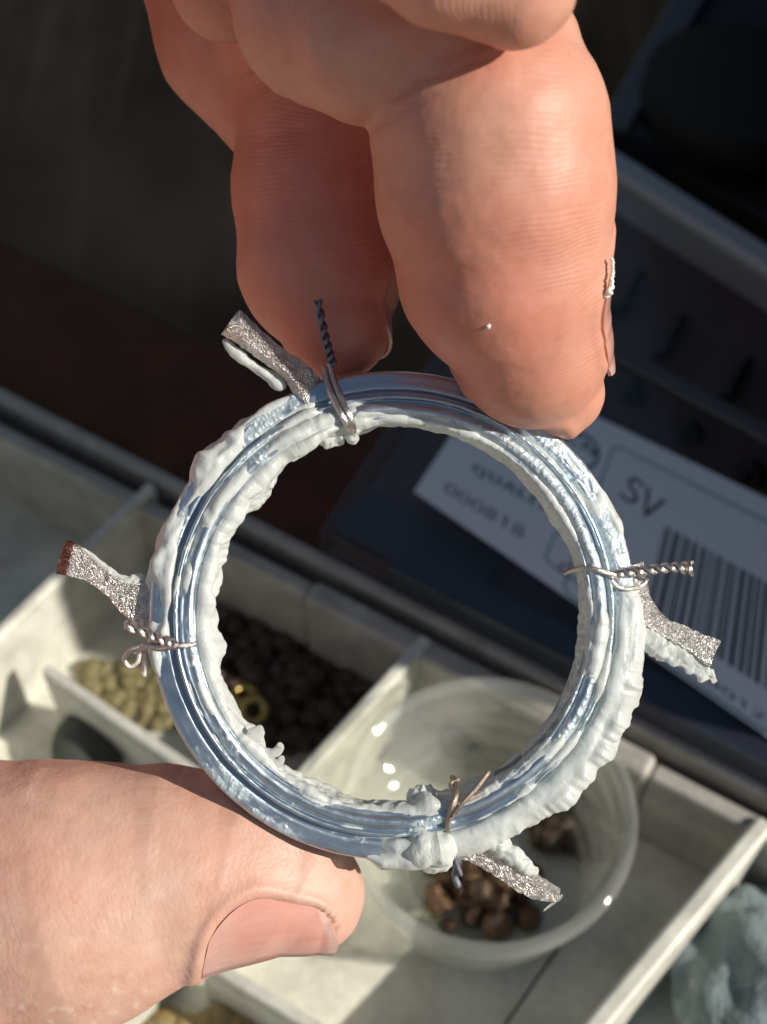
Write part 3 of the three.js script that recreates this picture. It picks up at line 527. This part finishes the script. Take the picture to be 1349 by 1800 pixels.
// nails: frame at a fingertip, mask in (along the axis, around it)
function nailFrame(a, b, n, t0, t1, half) { const ax = b.clone().sub(a).normalize(), nn = n.clone().addScaledVector(ax, -n.dot(ax)).normalize(); return { o: a, ax, n: nn, s: V().crossVectors(ax, nn), t0, t1, half }; }
const nails = [
  nailFrame(mm(400, 1538, -6.5), mm(566, 1580, -6.5), V(0, -.74, .67), .3, 12.6, .94),
  nailFrame(mm(895, 480, 6), mm(985, 690, -2), V(.95, .2, -.24), .6, 13.2, .95),
  nailFrame(mm(566, 470, -10), mm(596, 585, -8), V(.86, .1, -.4), 1.0, 9.6, .95),
];
const nailMask = (N, x, y, z, r) => {                          // signed distance (mm) to the nail's outline on the skin
  const dx = x - N.o.x, dy = y - N.o.y, dz = z - N.o.z, t = dx * N.ax.x + dy * N.ax.y + dz * N.ax.z, a = dx * N.n.x + dy * N.n.y + dz * N.n.z, b = dx * N.s.x + dy * N.s.y + dz * N.s.z;
  const w = Math.atan2(b, a) * r, hw = N.half * r, mid = (N.t0 + N.t1) / 2, hl = (N.t1 - N.t0) / 2, cr = t < mid ? Math.min(5.2, hw - .3) : 3.4;
  const qx = Math.abs(t - mid) - hl + cr, qy = Math.abs(w) - hw + cr;
  return { d: Math.hypot(Math.max(qx, 0), Math.max(qy, 0)) + Math.min(Math.max(qx, qy), 0) - cr, t, w, hw };
};
const nailChain = [6, 0, 2];
function nailBump(d, chain, x, y, z) {
  const i = nailChain.indexOf(chain); if (i < 0 || Math.abs(d) > 3) return d;
  const m = nailMask(nails[i], x, y, z, i ? 6.5 : 7.6); if (m.d > 4) return d;
  const free = sstep(-2.5, .5, m.t - nails[i].t1);              // no fold at the free edge
  return d + .34 * sstep(.35, -.35, m.d) - (1 - free) * .40 * Math.exp(-((m.d - .75) ** 2) / .55);
}
function field(x, y, z) {
  const d = chains.map((c, i) => nailBump(chainD(c, x, y, z), i, x, y, z));
  let f = smin(d[0], d[1], .9);
  const f2 = smin(smin(d[2], d[5], 2.5), d[4], 1.6);
  f = smin(f, f2, .7); f = smin(f, d[3], .8);
  f = smin(f, d[6], 6); f = smin(f, d[7], 12); f = smin(f, d[8], 14);
  return f;
}
const soft = (x, y, z) => .16 * fbm(x * .16, y * .16, z * .16, 2) + .03 * fbm(x * .7, y * .7, z * .7, 2);
const creases = [                                               // [ax, ay, bx, by, depth, width] in pixels of the photograph, on the side that faces the viewer
  [670, 262, 860, 216, .12, .4], [640, 300, 760, 272, .08, .35], [430, 236, 560, 214, .14, .4], [255, 1350, 330, 1345, .12, .3], [240, 1640, 420, 1610, .08, .5], [60, 1620, 200, 1608, .10, .35], [0, 1765, 90, 1735, .12, .4], [720, 90, 760, 60, .1, .5], [455, 205, 560, 180, .10, .5], [300, 1385, 330, 1330, .1, .3],
].map(([ax, ay, bx, by, d, w]) => ({ a: mm(ax, ay, 0), b: mm(bx, by, 0), d, w }));
function full(x, y, z) {
  let f = field(x, y, z) + soft(x, y, z);
  if (f < 2 && f > -2 && z > -8) for (const c of creases) {
    const bx = c.b.x - c.a.x, by = c.b.y - c.a.y, t = clamp(((x - c.a.x) * bx + (y - c.a.y) * by) / (bx * bx + by * by)), q = Math.hypot(x - c.a.x - bx * t, y - c.a.y - by * t + .08 * Math.sin(x * 1.3));
    if (q < 2) f += c.d * Math.exp(-(q * q) / (c.w * c.w)) * (1 - Math.pow(Math.abs(2 * t - 1), 4));
  }
  { const qx = Math.abs(Math.hypot(x - RC.x, y - RC.y) - 22.7) - 2.5, qy = Math.abs(z + 2.5) - 3, dr = Math.hypot(Math.max(qx, 0), Math.max(qy, 0)) + Math.min(Math.max(qx, qy), 0); if (dr < 3) f -= .42 * Math.exp(-((dr - .7) ** 2) / .9); } // flesh swells beside the metal it presses on
  return f;
}
const HAND_AT = mm(-560, 1000, -15);
const hand = heldThing('hand', 'hand from the left holding the silver ring between its thumb and bent fingers', 'hand', HAND_AT);
const skinRidge = tex(1024, 1024, (u, v) => {                   // 40 mm square: friction ridges, pores
  const x = u * 40, y = v * 40, w = 1.5 * fbm(x * .09, y * .09, 3, 3), s = Math.sin((x + w + .012 * (y - 20) ** 2) * 2 * Math.PI / .52);
  const am = clamp(.55 + .9 * fbm(x * .12, y * .12, 21, 3));
  return .5 + .24 * s * am + .10 * fbm(x * 2.2, y * 2.2, 8, 3) + .12 * fbm(x * .5, y * .5, 5, 2);
});
const skinBack = tex(1024, 1024, (u, v) => {                    // 40 mm square: fine crossing lines of the back of a thumb
  const x = u * 40, y = v * 40, w = 1.8 * fbm(x * .12, y * .12, 7, 3), l = (t) => Math.pow(Math.abs(Math.sin(t)), .35);
  return .45 + .22 * l((x * .9 + y * .16 + w) * 3.0) * (.6 + fbm(x * .3, y * .3, 2, 2)) + .12 * l((x * .5 + y * 1.5 + w) * 2.6) + .2 * fbm(x * 2.5, y * 2.5, 9, 3);
});
const skinProps = { color: lin(1, 1, 1), vertexColors: true, roughness: .5, specularIntensity: .8, sheen: .15, sheenColor: lin(1, .6, .5), sheenRoughness: .5, transmission: .05, thickness: 0 };
const padMat = std({ ...skinProps, bumpMap: skinRidge, bumpScale: .00005 }), backMat = std({ ...skinProps, bumpMap: skinBack, bumpScale: .00007 });
const tone = (x, y, z, c) => {
  const n = fbm(x * .10, y * .10, z * .10, 3), m = fbm(x * .5, y * .5, z * .5, 3), s = fbm(x * 2.1, y * 2.1, z * 2.1, 2);
  let r = .66 + .03 * m + .02 * s, g = .325 + .04 * n + .03 * m + .02 * s, b = .235 + .035 * n + .03 * m + .02 * s;
  const tip = chains[c].j[c === 0 ? 3 : 0].p, q = Math.hypot(x - tip.x, y - tip.y, z - tip.z);
  if (c === 0) { const k = .18 * sstep(16, 4, Math.hypot(x - mm(800, 600).x, y - mm(800, 600).y)); g *= 1 - k; b *= 1 - k; }                       // flushed fingertip
  if (c === 2 || c === 4) { g *= .82; b *= .80; }  // rear fingers: deep red of their shade painted into the skin colour
  if (c < 6) { g *= .97; b *= .95; }
  if (c === 6) { const k = .16 * sstep(7, 1, q); g *= 1.17 - k; b *= 1.24 - k; const d = sstep(.25, .6, fbm(x * .9, y * .45, 3, 3)) * sstep(mm(330, 1640).y, mm(330, 1720).y, y) * sstep(mm(300, 0).x, mm(230, 0).x, x); r += .1 * d; g += .16 * d; b += .12 * d; }
  return [r, g, b];
};
{
  const h = .5, lo = V(-90, -62, -46), hi = V(38, 92, 44), BS = 8, span = h * BS, nx = Math.ceil((hi.x - lo.x) / span), ny = Math.ceil((hi.y - lo.y) / span), nz = Math.ceil((hi.z - lo.z) / span);
  const GX = nx * BS + 1, GY = ny * BS + 1, rad = span * Math.sqrt(3) / 2 + 1.2, vert = new Map(), P = [], quads = [];
  const F = new Float32Array(10 ** 3), id = (i, j, k) => (k * GY + j) * GX + i;
  for (let bz = 0; bz < nz; bz++) for (let by = 0; by < ny; by++) for (let bx = 0; bx < nx; bx++) {
    const x0 = lo.x + bx * span, y0 = lo.y + by * span, z0 = lo.z + bz * span;
    if (Math.abs(field(x0 + span / 2, y0 + span / 2, z0 + span / 2)) > rad) continue;
    const n = BS + 1; let any = 0;
    for (let k = 0; k < n; k++) for (let j = 0; j < n; j++) for (let i = 0; i < n; i++) { const v = full(x0 + i * h, y0 + j * h, z0 + k * h); F[(k * n + j) * n + i] = v; any |= v < 0 ? 1 : 2; }
    if (any !== 3) continue;
    const f = (i, j, k) => F[(k * n + j) * n + i];
    for (let k = 0; k < BS; k++) for (let j = 0; j < BS; j++) for (let i = 0; i < BS; i++) {
      let mask = 0, cx = 0, cy = 0, cz = 0, c = 0;
      const v = [f(i, j, k), f(i + 1, j, k), f(i, j + 1, k), f(i + 1, j + 1, k), f(i, j, k + 1), f(i + 1, j, k + 1), f(i, j + 1, k + 1), f(i + 1, j + 1, k + 1)];
      for (let m = 0; m < 8; m++) if (v[m] < 0) mask |= 1 << m;
      if (mask === 0 || mask === 255) continue;
      for (let a = 0; a < 8; a++) for (const ax of [1, 2, 4]) { const b = a | ax; if (b === a || (v[a] < 0) === (v[b] < 0)) continue; const t = v[a] / (v[a] - v[b]); cx += (a & 1) + (ax === 1 ? t : 0); cy += (a >> 1 & 1) + (ax === 2 ? t : 0); cz += (a >> 2) + (ax === 4 ? t : 0); c++; }
      vert.set(id(bx * BS + i, by * BS + j, bz * BS + k), P.length / 3); P.push(x0 + (i + cx / c) * h, y0 + (j + cy / c) * h, z0 + (k + cz / c) * h);
    }
    // faces across the grid edges that start in this block
    for (let k = 0; k < BS; k++) for (let j = 0; j < BS; j++) for (let i = 0; i < BS; i++) {
      const a = f(i, j, k) < 0, g = [bx * BS + i, by * BS + j, bz * BS + k];
      if (a !== f(i + 1, j, k) < 0) quads.push([g, 0, a]); if (a !== f(i, j + 1, k) < 0) quads.push([g, 1, a]); if (a !== f(i, j, k + 1) < 0) quads.push([g, 2, a]);
    }
  }
  const tris = [];
  for (const [[i, j, k], ax, inside] of quads) {
    const o = ax === 0 ? [[0, -1, -1], [0, 0, -1], [0, 0, 0], [0, -1, 0]] : ax === 1 ? [[-1, 0, -1], [-1, 0, 0], [0, 0, 0], [0, 0, -1]] : [[-1, -1, 0], [0, -1, 0], [0, 0, 0], [-1, 0, 0]];
    const q = o.map(([a, b, c]) => vert.get(id(i + a, j + b, k + c))); if (q.some((v) => v === undefined)) continue;
    if (!inside) q.reverse(); tris.push(q[0], q[1], q[2], q[0], q[2], q[3]);
  }
  // settle the vertices on the surface and take normals from the field
  const nv = P.length / 3, NRM = new Float32Array(nv * 3), e = .12;
  for (let i = 0; i < nv; i++) {
    let x = P[i * 3], y = P[i * 3 + 1], z = P[i * 3 + 2], gx, gy, gz;
    for (let it = 0; it < 2; it++) { const v = full(x, y, z); gx = (full(x + e, y, z) - full(x - e, y, z)) / (2 * e); gy = (full(x, y + e, z) - full(x, y - e, z)) / (2 * e); gz = (full(x, y, z + e) - full(x, y, z - e)) / (2 * e); const l = gx * gx + gy * gy + gz * gz || 1, s = clamp(v / l, -.4, .4); x -= gx * s; y -= gy * s; z -= gz * s; }
    P[i * 3] = x; P[i * 3 + 1] = y; P[i * 3 + 2] = z; const l = Math.hypot(gx, gy, gz) || 1; NRM.set([gx / l, gy / l, gz / l], i * 3);
  }
  // each face takes its place along and around the nearest finger
  const frames = chains.map((c) => { let s = 0; return c.j.slice(0, -1).map((A, i) => { const d = c.j[i + 1].p.clone().sub(A.p), L = d.length(), ax = d.divideScalar(L), f = V(0, 0, 1).addScaledVector(ax, -ax.z).normalize(); const o = { A: A.p, ax, L, f, s: V().crossVectors(ax, f), s0: s, r: A.r }; s += L; return o; }); });
  const nearest = (x, y, z) => { let b = 0, m = 1e9; chains.forEach((c, i) => { const d = chainD(c, x, y, z); if (d < m) { m = d; b = i; } }); return b; };
  const mapUV = (c, x, y, z) => { let best = null, m = 1e9; for (const F2 of frames[c]) { const dx = x - F2.A.x, dy = y - F2.A.y, dz = z - F2.A.z, t0 = dx * F2.ax.x + dy * F2.ax.y + dz * F2.ax.z, t = clamp(t0, 0, F2.L), q = Math.hypot(dx - F2.ax.x * t, dy - F2.ax.y * t, dz - F2.ax.z * t); if (q < m) { m = q; best = [F2.s0 + (F2 === frames[c][0] ? Math.min(t0, F2.L) : t), Math.atan2(dx * F2.s.x + dy * F2.s.y + dz * F2.s.z, dx * F2.f.x + dy * F2.f.y + dz * F2.f.z)]; } } return [best[0] / 40 + .5, best[1] * 9 / 40 + .5]; };
  const own = new Uint8Array(nv); for (let i = 0; i < nv; i++) own[i] = nearest(P[i * 3], P[i * 3 + 1], P[i * 3 + 2]);
  const key = new Map(), pos = [], nor = [], uv = [], col = [], ia = [], ib = [];
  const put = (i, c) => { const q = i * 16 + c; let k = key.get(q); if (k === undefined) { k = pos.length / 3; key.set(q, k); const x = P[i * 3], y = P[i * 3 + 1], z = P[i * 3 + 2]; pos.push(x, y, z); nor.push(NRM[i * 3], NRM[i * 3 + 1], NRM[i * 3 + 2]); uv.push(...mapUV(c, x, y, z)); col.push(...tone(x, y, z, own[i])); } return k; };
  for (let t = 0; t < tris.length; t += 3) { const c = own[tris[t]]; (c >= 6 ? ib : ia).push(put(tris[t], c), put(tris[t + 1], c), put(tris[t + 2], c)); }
  const g = new THREE.BufferGeometry();
  g.setAttribute('position', new THREE.Float32BufferAttribute(pos, 3)); g.setAttribute('normal', new THREE.Float32BufferAttribute(nor, 3)); g.setAttribute('uv', new THREE.Float32BufferAttribute(uv, 2)); g.setAttribute('color', new THREE.Float32BufferAttribute(col, 3));
  g.setIndex([...new Array(0)].concat(ia, ib)); g.addGroup(0, ia.length, 0); g.addGroup(ia.length, ib.length, 1);
  mesh('skin', fromMM(g, HAND_AT), [padMat, backMat], hand);
  console.log('hand', nv, tris.length / 3);
}
{
  // fingernails: curved plates laid on the nail beds
  // lunula, pink bed, paler free edge
  const nailMap = tex(256, 256, (u, v) => { const l = sstep(.26, .14, v + .35 * (u - .5) ** 2), e = sstep(.90, .96, v + .12 * (u - .5) ** 2), n = .03 * fbm(u * 14, v * 3, 2, 3); return [.96 + .01 * l + .02 * e + n, .72 + .045 * l + .09 * e + n, .655 + .05 * l + .10 * e + n]; }, true);
  const nailTex = tex(256, 256, (u, v) => .5 + .25 * fbm(u * 2, v * 40, 3, 2));
  nails.forEach((N, i) => {
    const c = chains[nailChain[i]], rr = i ? 6.5 : 7.6, nu = 44, nv2 = 44, out = i === 1 ? .34 : .08, over = i === 0 ? .7 : 1.4;
    const pt = (a, b, lift) => {
      const t = N.t0 + (N.t1 + over - (i ? 1.5 : 2.4) * Math.pow(2 * b - 1, 2) * sstep(.5, 1, a) - N.t0) * a, side = Math.sqrt(Math.max(0, 1 - Math.pow(Math.max(0, (.38 - a) / .38), 2) * .82)) * (1 - .06 * sstep(.85, 1, a));
      const w = (b * 2 - 1) * N.half * side, dir = N.n.clone().multiplyScalar(Math.cos(w)).addScaledVector(N.s, Math.sin(w));
      const tt = Math.min(t, N.t1 - 1.2), base = N.o.clone().addScaledVector(N.ax, tt); let lo2 = 1, hi2 = 24;
      for (let k = 0; k < 26; k++) { const m = (lo2 + hi2) / 2, p = base.clone().addScaledVector(dir, m); if (chainD(c, p.x, p.y, p.z) < 0) lo2 = m; else hi2 = m; }
      const extra = Math.max(0, t - tt), p = base.addScaledVector(dir, lo2 + lift - .05 * extra * extra - .12 * extra).addScaledVector(N.ax, extra); return p;
    };
    const top = grid(nu, nv2, (k, l) => [pt(k / nu, l / nv2, out), l / nv2, k / nu]), bot = grid(nu, nv2, (k, l) => [pt(k / nu, l / nv2, out - .38), l / nv2, k / nu]);
    const edge = []; const rim = (f) => edge.push(grid(40, 4, (k, l) => { const [a, b] = f(k / 40), s = l / 4; return [pt(a, b, out - .38 * s).addScaledVector(N.ax, 0), k / 40, s]; }));
    rim((s) => [1, s]); rim((s) => [s, 0]); rim((s) => [s, 1]);
    const g = mergeGeometries([top, bot, ...edge]);
    const m = std({ color: i ? lin(.80, .80, .80) : lin(.84, .81, .81), map: nailMap, roughness: .16, bumpMap: nailTex, bumpScale: .00002, transmission: .15, thickness: 0, clearcoat: .4, clearcoatRoughness: .3 });
    mesh('fingernail', fromMM(g, HAND_AT), m, hand).userData.label = ['broad pink thumbnail', 'pale fingernail seen edge-on at the right', 'short fingernail edge of the shaded finger'][i];
  });
}
{
  const crumbMat = std({ color: lin(.93, .92, .88), roughness: .7 });
  // crumbs of dried flux stuck on the skin
  const front = (px, py) => { for (let x = px; x > px - 60; x -= 2) { let z = 42, p; for (let k = 0; k < 300 && z > -14; k++) { p = mm(x, py, z); const d = full(p.x, p.y, p.z); if (d < .02) { p.z += .12; p.x += .05; return p; } z -= Math.max(.02, d * .7); } } return mm(px - 60, py, 0); }; const big = .95;
  const put = (px, py, r, s = [1, 1, .7]) => { const p = front(px, py), g = new THREE.IcosahedronGeometry(r * big, 3), q = g.attributes.position; for (let i = 0; i < q.count; i++) { const v = V(q.getX(i), q.getY(i), q.getZ(i)), k = 1 + .45 * fbm(v.x * 3 / r * .4 + px, v.y * 3 / r * .4, v.z * 3 / r * .4, 2); q.setXYZ(i, v.x * k * s[0], v.y * k * s[1], v.z * k * s[2]); } g.computeVertexNormals(); return [g, p]; };
  for (const [x, y, r, label] of [[858, 574, .2, 'tiny white flux speck in the middle of the lit fingertip pad']]) {
    const [g, p] = put(x, y, r), o = heldThing('flux_speck', label, 'flux speck', p); mesh('crumb', g.scale(.001, .001, .001), crumbMat, o);
  }
  const base = front(1060, 492), o = heldThing('flux_crust', 'white crust of dried flux along the base of the right-hand fingernail', 'flux crust', base), bits = [];
  for (let k = 0; k < 14; k++) { const t = k / 13, p = front(1068 - rnd() * 3, 458 + 62 * t).add(V(.42, 0, .3)), z = .15 + rnd() * .14 + (t > .75 ? .1 : 0), d = V(rnd() - .5, rnd() - .5, rnd() - .5).multiplyScalar(z * 1.8); p.x -= t > .75 ? rnd() * .7 : 0; bits.push(lump([p.clone().sub(d), p.clone().addScaledVector(d, .1), p.clone().add(d)], [z * .6, z, z * .5], .5 * z, 1, 3, 14, 12)); }
  mesh('crumb', fromMM(mergeGeometries(bits), base), crumbMat, o);
}

scene.updateMatrixWorld(true);
renderer.render(scene, camera);
